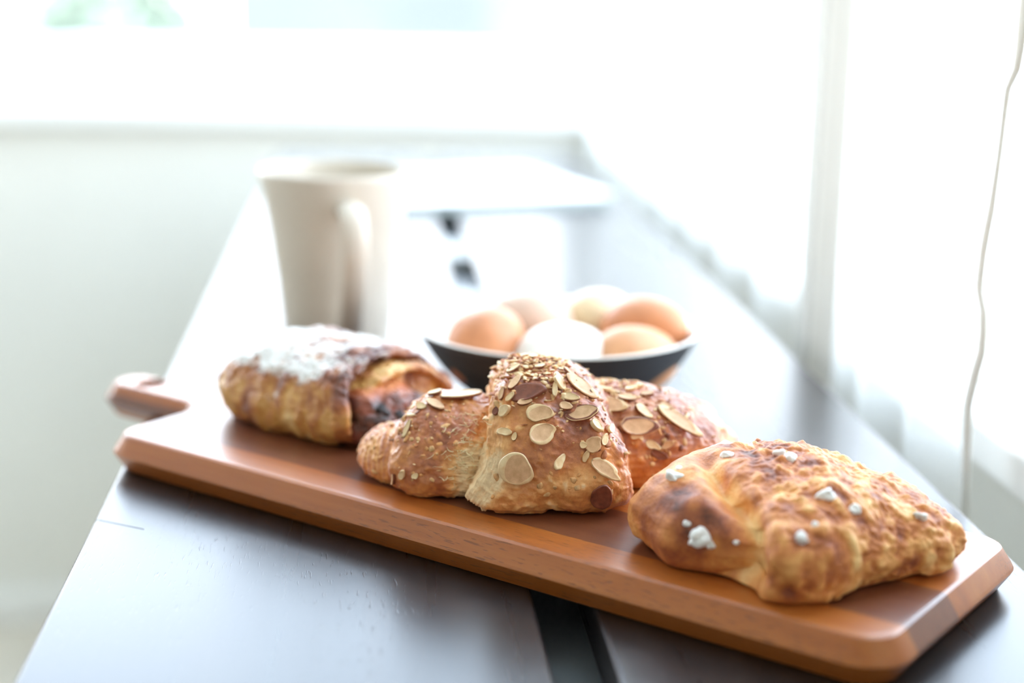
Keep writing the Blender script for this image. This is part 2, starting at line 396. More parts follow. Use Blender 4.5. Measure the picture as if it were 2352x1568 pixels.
# ------------------------------------------------------------------ serving board
BA = np.array([-0.1132, 0.7143]); bd_d = np.array([0.755, -0.657]); bd_d /= np.linalg.norm(bd_d); bd_n = np.array([-bd_d[1], bd_d[0]])
BT = 0.018
br = root('serving_board', (BA[0]+0.18*bd_d[0]+0.06*bd_n[0], BA[1]+0.18*bd_d[1]+0.06*bd_n[1], 0), 'long orange-brown wooden serving board with a dark handle, carrying three pastries', 'serving board')
br.rotation_euler = (0, 0, math.atan2(bd_d[1], bd_d[0]))
S0, S1, T0, T1 = -0.022, 0.377, -0.002, 0.134
HT, HW, HL = 0.074, 0.0165, -0.098
def arc(cx, cy, r, a0, a1, n=9): return [(cx+r*math.cos(math.radians(a)), cy+r*math.sin(math.radians(a))) for a in np.linspace(a0, a1, n)]
rc = 0.018
out = arc(S0+rc, T0+rc, rc, 180, 270)+arc(S1-rc, T0+rc, rc, 270, 360)+arc(S1-rc, T1-rc, rc, 0, 90)+arc(S0+rc, T1-rc, rc, 90, 180)
fr = 0.010
out += arc(S0-fr, HT+HW+fr, fr, 360, 270, 6)+arc(HL+HW, HT, HW, 90, 270, 15)+arc(S0-fr, HT-HW-fr, fr, 90, 0, 6)
def inset(poly, d):
    p = np.array(poly); a = np.roll(p, 1, 0); b = np.roll(p, -1, 0); t = b-a; t /= np.linalg.norm(t, axis=1, keepdims=True)
    return p+d*np.stack([-t[:, 1], t[:, 0]], -1)
def board_part(name, t0, t1, mat, hole=False):
    bm = bmesh.new(); rings = []
    for ins, z in ((0.0065, 0.0), (0.0052, 0.0008), (0.0006, 0.0080), (0.0, 0.0092), (0.0006, 0.0104), (0.0052, BT-0.0008), (0.0066, BT-0.0001), (0.0085, BT)):
        q = inset(out, ins); rings.append([bm.verts.new((s-0.18, t-0.06, z)) for s, t in q])
    n = len(out)
    for a, b in zip(rings[:-1], rings[1:]):
        for i in range(n): bm.faces.new((a[i], a[(i+1) % n], b[(i+1) % n], b[i]))
    bm.faces.new(rings[0][::-1]); bm.faces.new(rings[-1])
    for tt, sgn in ((t0, -1), (t1, 1)):
        if tt is None: continue
        g = bm.verts[:]+bm.edges[:]+bm.faces[:]
        bmesh.ops.bisect_plane(bm, geom=g, plane_co=(0, tt-0.06, 0), plane_no=(0, sgn, 0), clear_outer=True)
        eds = [e for e in bm.edges if e.is_boundary]
        if eds: bmesh.ops.edgeloop_fill(bm, edges=eds)
    bmesh.ops.triangulate(bm, faces=[f for f in bm.faces if len(f.verts) > 4])
    bmesh.ops.recalc_face_normals(bm, faces=bm.faces[:])
    me = bpy.data.meshes.new(name); bm.to_mesh(me); bm.free(); me.materials.append(mat)
    o = bpy.data.objects.new(name, me); put(o, br)
    if hole:
        b2 = bmesh.new(); bmesh.ops.create_cone(b2, cap_ends=True, segments=40, radius1=0.0085, radius2=0.0085, depth=0.1)
        me2 = bpy.data.meshes.new('c'); b2.to_mesh(me2); b2.free(); c = bpy.data.objects.new('c', me2); put(c, br); c.location = (-0.071-0.18, HT-0.06+0.001, 0)
        md = o.modifiers.new('h', 'BOOLEAN'); md.object = c; md.solver = 'EXACT'
        dg = bpy.context.evaluated_depsgraph_get(); o2 = bpy.data.meshes.new_from_object(o.evaluated_get(dg)); o.modifiers.clear(); o.data = o2
        bpy.data.objects.remove(c)
    return o
board_part('wood_strip', None, 0.0220, M_board)
tag(board_part('wood_strip', 0.0220, 0.060, M_board2), 'darker red-brown strip')
board_part('wood_strip', 0.060, None, M_board, True)

# ------------------------------------------------------------------ pastry building
ZB = BT+0.0006
def section(pts, n): return crom(pts, n, True)
def segment(c, ang, sec, left, right, prof, nu, nv, cz=0.02, seed=0, amp=1.0, rnd=2):
    """A wrapped piece of dough. c = (x, y) of its centre, ang = heading of its axis, sec = closed cross-section
    (towards the viewer, up), left/right = axial reach as [(relative height, metres)], prof = [(axial 0..1, radial 0..1)]."""
    q = section(sec, nv); H = q[:, 1].max()
    pr = smoothpath(prof, nu, rnd); ax, ra = pr[:, 0], pr[:, 1]
    b = q[None, :, 0]*ra[:, None]; z = cz+(q[None, :, 1]-cz)*ra[:, None]
    zr = np.clip(z/H, 0, 1)
    L = np.interp(zr, *zip(*left)); R = np.interp(zr, *zip(*right))
    a = L+(R-L)*ax[:, None]
    ca, sa = math.cos(ang), math.sin(ang)
    P = np.stack([c[0]+a*ca+b*sa, c[1]+a*sa-b*ca, ZB+z], -1)
    return P, np.broadcast_to(ax[:, None], a.shape).copy(), np.broadcast_to(ra[:, None], a.shape).copy(), zr
def rough_up(P, seed, a1=0.0012, a2=0.00035, a3=0.0003, keep_base=True, s1=0.014):
    n = grid_normals(P)
    c = P.reshape(-1, 3).mean(0)
    if ((P-c)*n).sum(-1).mean() < 0: n = -n
    h = a1*fbm(P, s1, seed, 2)+a2*(1-2*np.abs(pn(P, 0.0052, seed+5)))+a3*pn(P, 0.0019, seed+9)
    bl = np.maximum(0, pn(P, 0.0034, seed+11)-0.25)            # blisters
    h = h+0.0011*bl*(a3/0.0003)
    Q = P+n*h[..., None]
    if keep_base: Q[..., 2] = np.where(Q[..., 2] < ZB+0.0008, ZB+np.maximum(0, (Q[..., 2]-ZB))*0.3, Q[..., 2])
    Q[..., 2] = np.maximum(Q[..., 2], ZB)
    return Q, n, bl

# --- almond croissant -------------------------------------------------------
cro = root('almond_croissant', (0.072, 0.645, BT), 'glazed almond croissant covered in sliced almonds, middle pastry on the board', 'pastry')
G = []
# centre wrap
P, ax, ra, zr = segment((0.0735, 0.640), math.radians(-3), [(0.033, 0.0), (0.0405, 0.007), (0.0395, 0.020), (0.032, 0.036), (0.019, 0.050), (0.002, 0.0555), (-0.014, 0.053), (-0.028, 0.042), (-0.037, 0.022), (-0.037, 0.007), (-0.031, 0.0), (0.0, 0.0)],
    [(0, -0.0365), (0.2, -0.0305), (0.45, -0.0255), (0.8, -0.0235), (1, -0.0215)], [(0, 0.0335), (0.2, 0.0345), (0.45, 0.031), (0.75, 0.0215), (1, 0.011)],
    [(0.0, 0.0), (0.0, 0.70), (0.0, 0.80), (0.05, 0.86), (0.13, 0.955), (0.2, 0.985), (0.4, 1.0), (0.62, 1.0), (0.82, 0.97), (0.95, 0.90), (1.0, 0.80), (1.0, 0.0)], 230, 520, seed=1, rnd=3)
edge = (1-sstep(ax, 0.06, 0.20))
Q, n, bl = rough_up(P, 1, a1=0.0016)
ridge = np.sin(ax*330+3*pn(P, 0.012, 40))*0.00028*edge*(ra > 0.6)
Q += n*ridge[..., None]
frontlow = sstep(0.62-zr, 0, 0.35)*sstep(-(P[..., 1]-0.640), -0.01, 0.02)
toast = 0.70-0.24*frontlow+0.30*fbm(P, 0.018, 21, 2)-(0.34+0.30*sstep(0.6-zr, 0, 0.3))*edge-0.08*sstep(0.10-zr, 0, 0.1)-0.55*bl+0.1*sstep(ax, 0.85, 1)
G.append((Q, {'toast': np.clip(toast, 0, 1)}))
# left wrap
P, ax, ra, zr = segment((0.0295, 0.6515), math.radians(-12), [(0.024, 0.0), (0.0305, 0.006), (0.0295, 0.017), (0.022, 0.029), (0.010, 0.0372), (-0.004, 0.0385), (-0.018, 0.033), (-0.027, 0.019), (-0.027, 0.006), (-0.022, 0.0), (0, 0)],
    [(0, -0.0190), (0.3, -0.0195), (0.6, -0.0175), (1, -0.0120)], [(0, 0.030), (1, 0.030)],
    [(0.0, 0.0), (0.0, 0.66), (0.02, 0.80), (0.10, 0.90), (0.25, 0.98), (0.42, 1.0), (0.62, 0.97), (0.82, 0.87), (1.0, 0.80), (1.0, 0.0)], 170, 380, cz=0.014, seed=2, rnd=3)
tear = sstep(ax, 0.46, 0.72)*sstep(0.80-zr, 0.0, 0.35)
Q, n, bl = rough_up(P, 2)
fib = pn(P*np.array([1, 1, 3.0]), 0.0045, 61)+0.6*pn(P*np.array([1, 1, 4.0]), 0.0018, 62)
Q += n*(fib*0.0014*tear)[..., None]
Q[..., 2] = np.maximum(Q[..., 2], ZB)
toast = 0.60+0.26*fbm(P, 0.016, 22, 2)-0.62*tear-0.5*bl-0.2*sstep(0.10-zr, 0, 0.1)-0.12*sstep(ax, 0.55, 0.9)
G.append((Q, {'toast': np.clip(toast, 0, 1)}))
# left tip
P, ax, ra, zr = segment((0.0065, 0.6640), math.radians(-20), [(0.017, 0.0), (0.0215, 0.005), (0.020, 0.013), (0.012, 0.0205), (0.0, 0.0235), (-0.012, 0.020), (-0.019, 0.011), (-0.016, 0.0), (0, 0)],
    [(0, -0.0125), (0.5, -0.0125), (1, -0.011)], [(0, 0.02), (1, 0.02)],
    [(0.0, 0.0), (0.0, 0.16), (0.03, 0.36), (0.10, 0.56), (0.22, 0.74), (0.40, 0.90), (0.62, 1.0), (1.0, 1.0), (1.0, 0.0)], 120, 260, cz=0.009, seed=3, rnd=4)
Q, n, bl = rough_up(P, 3, a1=0.0008, a2=0.0004)
lay = np.sin(ax*70+4*pn(P, 0.01, 44)); Q += n*(lay*0.00022)[..., None]; Q[..., 2] = np.maximum(Q[..., 2], ZB)
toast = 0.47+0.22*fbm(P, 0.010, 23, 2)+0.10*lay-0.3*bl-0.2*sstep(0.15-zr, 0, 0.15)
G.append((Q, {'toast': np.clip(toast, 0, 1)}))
# right wrap
P, ax, ra, zr = segment((0.1150, 0.6640), math.radians(9), [(0.026, 0.0), (0.0315, 0.006), (0.030, 0.018), (0.022, 0.030), (0.009, 0.0378), (-0.005, 0.0385), (-0.018, 0.033), (-0.027, 0.019), (-0.027, 0.006), (-0.022, 0.0), (0, 0)],
    [(0, -0.030), (1, -0.030)], [(0, 0.040), (0.5, 0.040), (1, 0.030)],
    [(0.0, 0.0), (0.0, 0.85), (0.15, 0.97), (0.35, 1.0), (0.55, 0.97), (0.75, 0.86), (0.90, 0.68), (1.0, 0.50), (1.0, 0.0)], 170, 380, cz=0.012, seed=4, rnd=3)
Q, n, bl = rough_up(P, 4)
toast = 0.72+0.28*fbm(P, 0.016, 24, 2)-0.25*sstep(0.55-zr, 0, 0.4)-0.5*bl
G.append((Q, {'toast': np.clip(toast, 0, 1)}))
# right tip
P, ax, ra, zr = segment((0.1530, 0.672), math.radians(22), [(0.015, 0.0), (0.019, 0.005), (0.017, 0.013), (0.010, 0.019), (0.0, 0.021), (-0.010, 0.018), (-0.017, 0.010), (-0.014, 0.0), (0, 0)],
    [(0, -0.02), (1, -0.02)], [(0, 0.013), (1, 0.009)],
    [(0.0, 0.0), (0.0, 1.0), (0.4, 1.0), (0.65, 0.88), (0.85, 0.62), (0.97, 0.32), (1.0, 0.12), (1.0, 0.0)], 90, 200, cz=0.009, seed=5, rnd=4)
Q, n, bl = rough_up(P, 5, a1=0.0008)
G.append((Q, {'toast': np.clip(0.5+0.25*fbm(P, 0.01, 25, 2)-0.4*bl, 0, 1)}))
V, F, A = join_grids(G)
mesh('dough', V, F, M_cro, cro, True, A)
cro_bvh = BVHTree.FromPolygons(V.tolist(), F.tolist(), epsilon=0)
def snap(p):
    """nearest point of the dough surface and its outward normal"""
    co, no, i, d = cro_bvh.find_nearest(Vector(p))
    if no.dot(Vector((0, co.y-0.652, co.z-ZB-0.012))) < 0: no = -no
    return co, no

def slice_mesh(name, a, b, th, seed, notch=0.0, ring=0.0, bend=0.0, skin=True, core=False):
    """an almond slice: pointed oval plate, slightly cupped, brown skin on the rim; local XY plane, Z up"""
    rs = np.random.RandomState(seed); n = 36; t = np.linspace(0, 2*np.pi, n, endpoint=False)
    x = np.cos(t); y = np.sin(t)*(1-0.22*np.cos(t)); rr = 1+0.035*rs.normal(size=n)
    rr = (np.roll(rr, 1)+2*rr+np.roll(rr, -1))/4
    if notch:
        k = rs.uniform(0, 2*np.pi); rr *= 1-notch*np.exp(-((np.angle(np.exp(1j*(t-k))))/0.55)**2)
    x = a*x*rr; y = b*y*rr
    bendf = lambda X, Y: bend*((X/a)**2)*a*0.5+0.10*b*(Y/b)*(X/a)
    core_off = (rs.uniform(-0.10, 0.10)*a, rs.uniform(-0.10, 0.10)*b); wob = 1+0.10*np.sin(t*2+rs.uniform(0, 6))+0.06*np.sin(t*3+rs.uniform(0, 6))
    V, F, fm = [], [], []
    rings = [(0.97, -th/2), (1.0, -th*0.2), (1.0, th*0.25), (0.95, th/2), (1-max(ring, 0.20), th/2-0.00012), (0.66, th/2-0.0002), (0.4, th/2-0.00022)]
    for s, z in rings:
        ox, oy = (core_off if s < 0.9 else (0, 0)); ww = wob if s < 0.9 else np.ones(n)
        for i in range(n): V.append((x[i]*s*ww[i]+ox, y[i]*s*ww[i]+oy, z+bendf(x[i]*s, y[i]*s)))
    for k in range(len(rings)-1):
        for i in range(n):
            F.append((k*n+i, k*n+(i+1) % n, (k+1)*n+(i+1) % n, (k+1)*n+i))
            fm.append((1 if skin else 0) if k < (3 if not ring else 4) and k != 2+3*(not skin) or (ring and k == 3) else 0)
    if skin and not ring:
        fm = [1 if i//n in (0, 1) else 0 for i in range(len(F))]
    if core: fm = [2 if i//n >= 4 else q for i, q in enumerate(fm)]
    F.append(tuple(range((len(rings)-1)*n, len(rings)*n))); fm.append(2 if core else 0)
    F.append(tuple(range(n-1, -1, -1))); fm.append(1 if skin else 0)
    return V, F, fm
def lay(name, p, a, b, ang, tilt=(0, 0), th=0.0013, seed=0, notch=0.0, ring=0.0, bend=0.0, skin=True, face=None, lift=0.0003, flat=0.0, label=None):
    """lay a slice on the dough at p; ang = turn in the surface, flat = how far its normal leans back to straight up"""
    co, no = snap(p)
    no = (no*(1-flat)+Vector((0, -0.1, 1))*flat).normalized()
    vx = Vector((1, 0, 0)); vx = (vx-no*vx.dot(no)).normalized(); vy = no.cross(vx)
    ca, sa = math.cos(ang), math.sin(ang)
    ex = vx*ca+vy*sa; ey = no.cross(ex)
    ez = (no+ex*tilt[0]+ey*tilt[1]).normalized(); ex = (ex-ez*ex.dot(ez)).normalized(); ey = ez.cross(ex)
    V, F, fm = slice_mesh(name, a, b, th, seed, notch, ring, bend, skin, core=(min(a, b) > 0.0022))
    W = [tuple(co+no*(th*0.5+lift)+ex*v[0]+ey*v[1]+ez*v[2]) for v in V]
    return mesh(name, W, F, None, cro, True, fmat=fm, mats=[face or M_alm, M_skin, M_skin if face is M_skin else M_alm2])
# almonds: (x, y, z, half length, half width, turn, options)
ALMONDS = [
#<ALM>
    (0.03735, 0.64533, 0.05665, 9.30, 4.09, 8, {'flat': 0.6, 'face': None, 'ring': 0, 'lift': 0.0008}),
    (0.02625, 0.64707, 0.05760, 2.98, 2.05, 10, {'flat': 0.4}),
    (0.02597, 0.63957, 0.05450, 4.98, 2.21, -48, {'flat': 0.1, 'face': 'glazed'}),
    (0.01976, 0.64101, 0.05356, 2.59, 1.66, -10, {'name': 'almond_piece', 'notch': 0.4}),
    (0.01428, 0.63438, 0.04597, 4.03, 1.10, 65, {'name': 'almond_piece'}),
    (0.01195, 0.62614, 0.02909, 2.37, 1.27, 75, {'name': 'almond_piece', 'skin': False}),
    (0.01714, 0.62329, 0.02864, 1.63, 1.27, 40, {'name': 'almond_piece', 'skin': False, 'notch': 0.3}),
    (0.00873, 0.62960, 0.02550, 2.75, 0.92, 85, {'name': 'almond_piece', 'face': 'glazed'}),
    (0.05804, 0.60216, 0.03922, 7.39, 6.51, -30, {'lift': 0.0016, 'th': 0.0024, 'tilt': (-0.1, 0.12)}),
    (0.06824, 0.60569, 0.05164, 6.00, 4.41, 15, {'skin': False, 'notch': 0.25, 'lift': 0.0008}),
    (0.06736, 0.61065, 0.05903, 5.67, 3.90, -5, {'ring': 0.0, 'notch': 0.2}),
    (0.08483, 0.61035, 0.05898, 7.11, 3.91, -4, {'ring': 0.16}),
    (0.06293, 0.61783, 0.06592, 7.86, 3.93, 5, {'face': 'skin', 'bend': -0.25, 'name': 'almond_piece', 'th': 0.0016}),
    (0.05800, 0.62350, 0.06850, 4.68, 1.44, 55, {'face': 'glazed'}),
    (0.05576, 0.61763, 0.06417, 2.50, 1.07, 45, {'name': 'almond_piece', 'skin': False}),
    (0.05292, 0.62028, 0.06476, 2.87, 1.08, 70, {'face': 'glazed', 'name': 'almond_piece'}),
    (0.07548, 0.62129, 0.06899, 4.67, 3.24, -40, {'name': 'almond_piece', 'skin': False, 'notch': 0.4, 'tilt': (0.3, 0.2), 'lift': 0.001}),
    (0.07428, 0.61828, 0.06683, 3.40, 1.07, 85, {'name': 'almond_piece', 'skin': False, 'th': 0.002}),
    (0.08070, 0.61568, 0.06416, 3.93, 1.61, -20, {'skin': True}),
    (0.08563, 0.62228, 0.06679, 7.94, 3.61, -42, {'face': 'glazed'}),
    (0.07461, 0.60037, 0.04146, 3.87, 1.93, 60, {'name': 'almond_piece', 'skin': False, 'notch': 0.3}),
    (0.09386, 0.60018, 0.03798, 7.41, 3.18, -35, {'name': 'almond_piece', 'skin': False, 'notch': 0.3}),
    (0.09215, 0.59861, 0.02833, 6.01, 4.42, 80, {'face': 'skin', 'name': 'almond_piece', 'lift': 0.001}),
    (0.08911, 0.60278, 0.04828, 3.88, 3.18, 30, {'notch': 0.35, 'face': 'glazed'}),
    (0.09298, 0.60516, 0.04936, 2.83, 1.42, 70, {'name': 'almond_piece', 'skin': False}),
    (0.08452, 0.60293, 0.04792, 1.59, 1.41, 0, {'name': 'almond_piece', 'skin': False}),
    (0.08561, 0.60225, 0.04369, 2.65, 1.24, 70, {'name': 'almond_piece', 'skin': False, 'notch': 0.3}),
    (0.05385, 0.61525, 0.05930, 3.21, 2.14, 30, {'name': 'almond_piece', 'skin': False, 'notch': 0.3, 'th': 0.002}),
    (0.05282, 0.60986, 0.05127, 3.19, 1.77, -5, {'name': 'almond_piece', 'skin': False, 'notch': 0.3, 'th': 0.002}),
    (0.05694, 0.60784, 0.05018, 1.77, 1.06, 70, {'name': 'almond_piece'}),
    (0.08973, 0.60725, 0.05430, 3.19, 1.95, -35, {'name': 'almond_piece', 'skin': False, 'notch': 0.3, 'th': 0.002}),
    (0.05017, 0.61820, 0.05793, 1.79, 1.25, 70, {'name': 'almond_piece', 'face': 'skin'}),
    (0.07827, 0.61279, 0.06111, 2.85, 1.78, -20, {'face': 'glazed'}),
    (0.06142, 0.61449, 0.06260, 3.20, 1.42, 10, {'face': 'glazed', 'notch': 0.3}),
    (0.05830, 0.63175, 0.07195, 3.27, 1.46, 25, {'flat': 0.2}),
    (0.08083, 0.62850, 0.07117, 2.91, 1.45, -40, {'flat': 0.1, 'face': 'glazed'}),
    (0.06932, 0.63229, 0.07269, 2.55, 1.46, 30, {'flat': 0.3, 'notch': 0.3}),
    (0.10273, 0.64455, 0.05252, 6.76, 3.75, -22, {'notch': 0.25, 'tilt': (0, 0.15)}),
    (0.11558, 0.64256, 0.05007, 4.50, 2.44, -38, {'skin': True, 'tilt': (0, 0.1)}),
    (0.11300, 0.63740, 0.04517, 8.95, 4.10, 0, {'ring': 0.08, 'face': 'glazed', 'lift': 0.001}),
    (0.11146, 0.63529, 0.04174, 2.79, 1.12, 8, {'name': 'almond_piece', 'skin': False}),
    (0.13173, 0.64327, 0.04484, 11.69, 3.21, -38, {'flat': 0.35, 'lift': 0.001}),
    (0.10925, 0.64781, 0.05449, 4.15, 1.70, -12, {'face': 'glazed'}),
    (0.11928, 0.65397, 0.05449, 3.05, 1.52, -25, {'flat': 0.2, 'face': 'glazed'}),
    (0.11918, 0.63530, 0.03699, 3.73, 1.87, -30, {'name': 'almond_piece', 'notch': 0.4}),
    (0.12532, 0.63590, 0.03733, 2.99, 1.68, 20, {'name': 'almond_piece', 'notch': 0.4, 'face': 'glazed'}),
    (0.12189, 0.63388, 0.03351, 3.73, 1.68, -20, {'name': 'almond_piece', 'face': 'skin'}),
    (0.09023, 0.62208, 0.06401, 2.89, 1.63, 10, {'name': 'almond_piece', 'notch': 0.3}),
    (0.10072, 0.65504, 0.05649, 3.04, 1.71, -10, {'name': 'almond_piece', 'notch': 0.3, 'skin': False}),
    (0.11240, 0.65593, 0.05657, 2.67, 1.53, 5, {'name': 'almond_piece', 'skin': False}),
    (0.12676, 0.64868, 0.05059, 3.41, 1.52, -40, {'face': 'glazed'}),
    (0.09614, 0.61025, 0.05243, 2.50, 1.43, 60, {'name': 'almond_piece', 'skin': False}),
#</ALM>
]
for i, (px_, py_, pz_, a_, b_, an_, kw) in enumerate(ALMONDS):
    kw = dict(kw); nm_ = kw.pop('name', 'almond_slice'); fc = kw.pop('face', None)
    lay(nm_, (px_, py_, pz_), a_*1e-3, b_*1e-3, math.radians(an_), seed=100+i, face={None: None, 'glazed': M_alm2, 'skin': M_skin}[fc], **kw)
# crumbs of almond on the crowns of the wraps
def crumbs(spots, seed, parent, bvh):
    rs = np.random.RandomState(seed); V, F, fm = [], [], []
    for (cx, cy, cz, sx_, sy_, n, s0, s1) in spots:
        for k in range(n):
            p = Vector((cx+rs.normal()*sx_, cy+rs.normal()*sy_, cz))
            co, no, i_, d = bvh.ray_cast(Vector((p.x, p.y, 0.2)), Vector((0, 0, -1)))
            if co is None or co.z < ZB+0.004: continue
            if no.z < 0: no = -no
            s = rs.uniform(s0, s1); bm = bmesh.new(); bmesh.ops.create_icosphere(bm, subdivisions=1, radius=1)
            sc = np.array([rs.uniform(0.6, 1.9), rs.uniform(0.4, 1.1), rs.uniform(0.2, 0.6)])*s
            R = Matrix.Rotation(rs.uniform(0, 6.28), 3, 'Z') @ Matrix.Rotation(rs.uniform(-0.7, 0.7), 3, 'X')
            o = len(V); bm.verts.index_update()
            for v in bm.verts:
                q = R @ Vector(np.array(v.co)*sc*(1+0.35*rs.uniform(-1, 1))); V.append(tuple(co+no*s*0.3+q))
            fm += [int(rs.choice([0, 0, 1, 2]))]*len(bm.faces); F += [[v.index+o for v in f.verts] for f in bm.faces]; bm.free()
    o = mesh('almond_crumbs', V, F, None, parent, False, fmat=fm, mats=[M_crumb, M_alm, M_crumb2]); o['kind'] = 'stuff'
    return o
crumbs([(0.067, 0.638, 0, 0.0085, 0.010, 300, 0.0007, 0.0017), (0.070, 0.628, 0, 0.012, 0.010, 60, 0.0005, 0.0012), (0.100, 0.660, 0, 0.011, 0.008, 140, 0.0007, 0.0015),
        (0.118, 0.650, 0, 0.014, 0.010, 60, 0.0005, 0.0012), (0.024, 0.640, 0, 0.009, 0.008, 50, 0.0005, 0.0011), (0.022, 0.628, 0, 0.008, 0.006, 22, 0.0004, 0.0009), (0.080, 0.612, 0, 0.014, 0.006, 20, 0.0004, 0.0009)], 11, cro, cro_bvh)

def front_hit(x, z):
    co, no, i_, d = cro_bvh.ray_cast(Vector((x, 0.50, z+0.045)), Vector((0, 1, -0.33)))
    if co is not None and no.y > 0: no = -no
    return co, no
def front_bits(name, spots, seed, mats, flatz):
    rs = np.random.RandomState(seed); V, F, fm = [], [], []
    for (cx, cz, sx_, sz_, n, s0, s1) in spots:
        for k in range(n):
            co, no = front_hit(cx+rs.normal()*sx_, cz+rs.normal()*sz_)
            if co is None or co.z < ZB+0.003: continue
            s = rs.uniform(s0, s1); bm = bmesh.new(); bmesh.ops.create_icosphere(bm, subdivisions=2, radius=1)
            q = Vector((0, 0, 1)).rotation_difference(no).to_matrix() @ Matrix.Rotation(rs.uniform(0, 6.28), 3, 'Z')
            sc = np.array([rs.uniform(0.7, 1.7), rs.uniform(0.6, 1.1), flatz])*s; o = len(V); bm.verts.index_update()
            d = np.array([v.co for v in bm.verts]); d = d*(1+0.45*pn(d, 0.8, seed+k))[:, None]
            V += [tuple(co+no*s*flatz*0.2+q @ Vector(v*sc)) for v in d]
            fm += [int(rs.randint(len(mats)))]*len(bm.faces); F += [[v.index+o for v in f.verts] for f in bm.faces]; bm.free()
    o = mesh(name, V, F, None, cro, True, fmat=fm, mats=mats); o['kind'] = 'stuff'; return o
front_bits('sugar_glaze_blisters', [(0.020, 0.043, 0.010, 0.007, 40, 0.0005, 0.0014), (0.022, 0.030, 0.009, 0.007, 14, 0.0004, 0.0010), (0.122, 0.036, 0.012, 0.008, 26, 0.0006, 0.0014), (0.082, 0.040, 0.014, 0.012, 22, 0.0004, 0.0010), (0.075, 0.024, 0.018, 0.004, 16, 0.0006, 0.0014)], 31, [M_blis, M_crumb], 0.45)
front_bits('almond_chips', [(0.072, 0.060, 0.012, 0.006, 45, 0.0007, 0.0016), (0.098, 0.044, 0.006, 0.008, 22, 0.0006, 0.0015), (0.125, 0.044, 0.014, 0.006, 28, 0.0007, 0.0016), (0.018, 0.050, 0.006, 0.004, 8, 0.0007, 0.0016)], 32, [M_alm, M_crumb, M_crumb2, M_skin], 0.35)
rs = np.random.RandomState(41); V, F = [], []
for k in range(110):                                            # torn fibres in the crease left of the centre wrap
    u = rs.uniform(0, 1); x_ = 0.0405+rs.normal()*0.0045-0.004*(1-u); z_ = 0.022+0.030*u
    co, no = front_hit(x_, z_)
    if co is None or co.z < ZB+0.002: continue
    t_ = Vector((rs.normal()*0.9-0.6, -0.3, rs.normal()*0.5-0.1)); t_ = (t_-no*t_.dot(no)).normalized(); sd_ = no.cross(t_)
    L_ = rs.uniform(0.0015, 0.0048); w0 = rs.uniform(0.00012, 0.0004); o_ = len(V)
    for q in range(5):
        f_ = q/4; c_q = co+t_*L_*f_+no*(0.0002+0.0016*f_*f_*rs.uniform(0.2, 1)+0.0004*math.sin(f_*5+k))+sd_*0.0008*math.sin(f_*3+k); w_ = w0*(1-0.75*f_)
        V += [tuple(c_q-sd_*w_), tuple(c_q+no*w_*0.6), tuple(c_q+sd_*w_)]
    for q in range(4):
        for h_ in range(2): F.append((o_+q*3+h_, o_+q*3+h_+1, o_+q*3+h_+4, o_+q*3+h_+3))
o = mesh('torn_dough_fibres', V, F, M_torn, cro, True); o['kind'] = 'stuff'

# --- sugar-dusted chocolate roll ---------------------------------------------
pain = root('chocolate_roll', (-0.022, 0.748, BT), 'rolled chocolate pastry dusted with powdered sugar, nearest the board handle', 'pastry')
PA = math.atan2(-0.70, 0.715); PC = (-0.0175, 0.7470)
SEC = [(0.034, 0.0), (0.043, 0.008), (0.0425, 0.020), (0.034, 0.033), (0.018, 0.0395), (0.0, 0.041), (-0.018, 0.038), (-0.034, 0.028), (-0.042, 0.016), (-0.040, 0.004), (-0.032, 0.0), (0, 0)]
P, ax, ra, zr = segment(PC, PA, SEC, [(0, -0.052), (0.4, -0.055), (1, -0.040)], [(0, 0.044), (0.4, 0.045), (1, 0.031)],
    [(0.0, 0.0), (0.0, 0.55), (0.03, 0.74), (0.10, 0.88), (0.22, 0.97), (0.42, 1.0), (0.65, 0.985), (0.85, 0.95), (0.97, 0.90), (1.0, 0.85), (0.97, 0.80), (0.90, 0.78), (0.88, 0.0)], 210, 420, cz=0.018, seed=6, rnd=3)
Q, n, bl = rough_up(P, 6, a1=0.0018, a2=0.0005, a3=0.0004)
stk = pn(np.stack([ax*0.1, zr*0.010, 0*ax], -1), 0.0045, 68); Q += n*(0.0011*stk*(ra > 0.6))[..., None]
lip = sstep(ax, 0.78, 0.93)
Q += n*(np.sin(ax*120+5*pn(P, 0.012, 70))*0.0004*lip)[..., None]; Q[..., 2] = np.maximum(Q[..., 2], ZB)
upn = grid_normals(P)[..., 2]; upn = upn*np.sign((upn*(zr-0.5)).mean())
toast = 0.36+0.34*sstep(zr, 0.35, 0.75)+0.40*fbm(P, 0.013, 71, 2)+0.16*stk+0.16*lip-0.25*bl
sugar = 0.80*sstep(zr, 0.54, 0.84)+0.52*fbm(P, 0.014, 72, 3)-0.55*lip+0.05
G = [(Q, {'toast': np.clip(toast, 0, 1), 'sugar': np.clip(sugar, 0, 1)})]
P, ax, ra, zr = segment((PC[0]+0.002, PC[1]+0.002), PA, [(p[0]*0.80-0.003, p[1]*0.80) for p in SEC], [(0, 0.0), (1, 0.0)], [(0, 0.047), (1, 0.041)],
    [(0.0, 0.0), (0.0, 1.0), (0.6, 1.0), (0.9, 0.985), (1.0, 0.93), (1.0, 0.85), (0.9, 0.78), (0.85, 0.0)], 110, 300, cz=0.014, seed=7, rnd=2)
Q, n, bl = rough_up(P, 7, a1=0.0014, a2=0.0008)
Q += n*(np.sin(ax*90+4*pn(P, 0.01, 75))*0.0004)[..., None]; Q[..., 2] = np.maximum(Q[..., 2], ZB)
G.append((Q, {'toast': np.clip(0.45+0.35*fbm(P, 0.01, 76, 2), 0, 1), 'sugar': np.zeros(zr.shape)}))
V, F, A = join_grids(G); mesh('outer_dough', V, F, M_pain, pain, True, A)
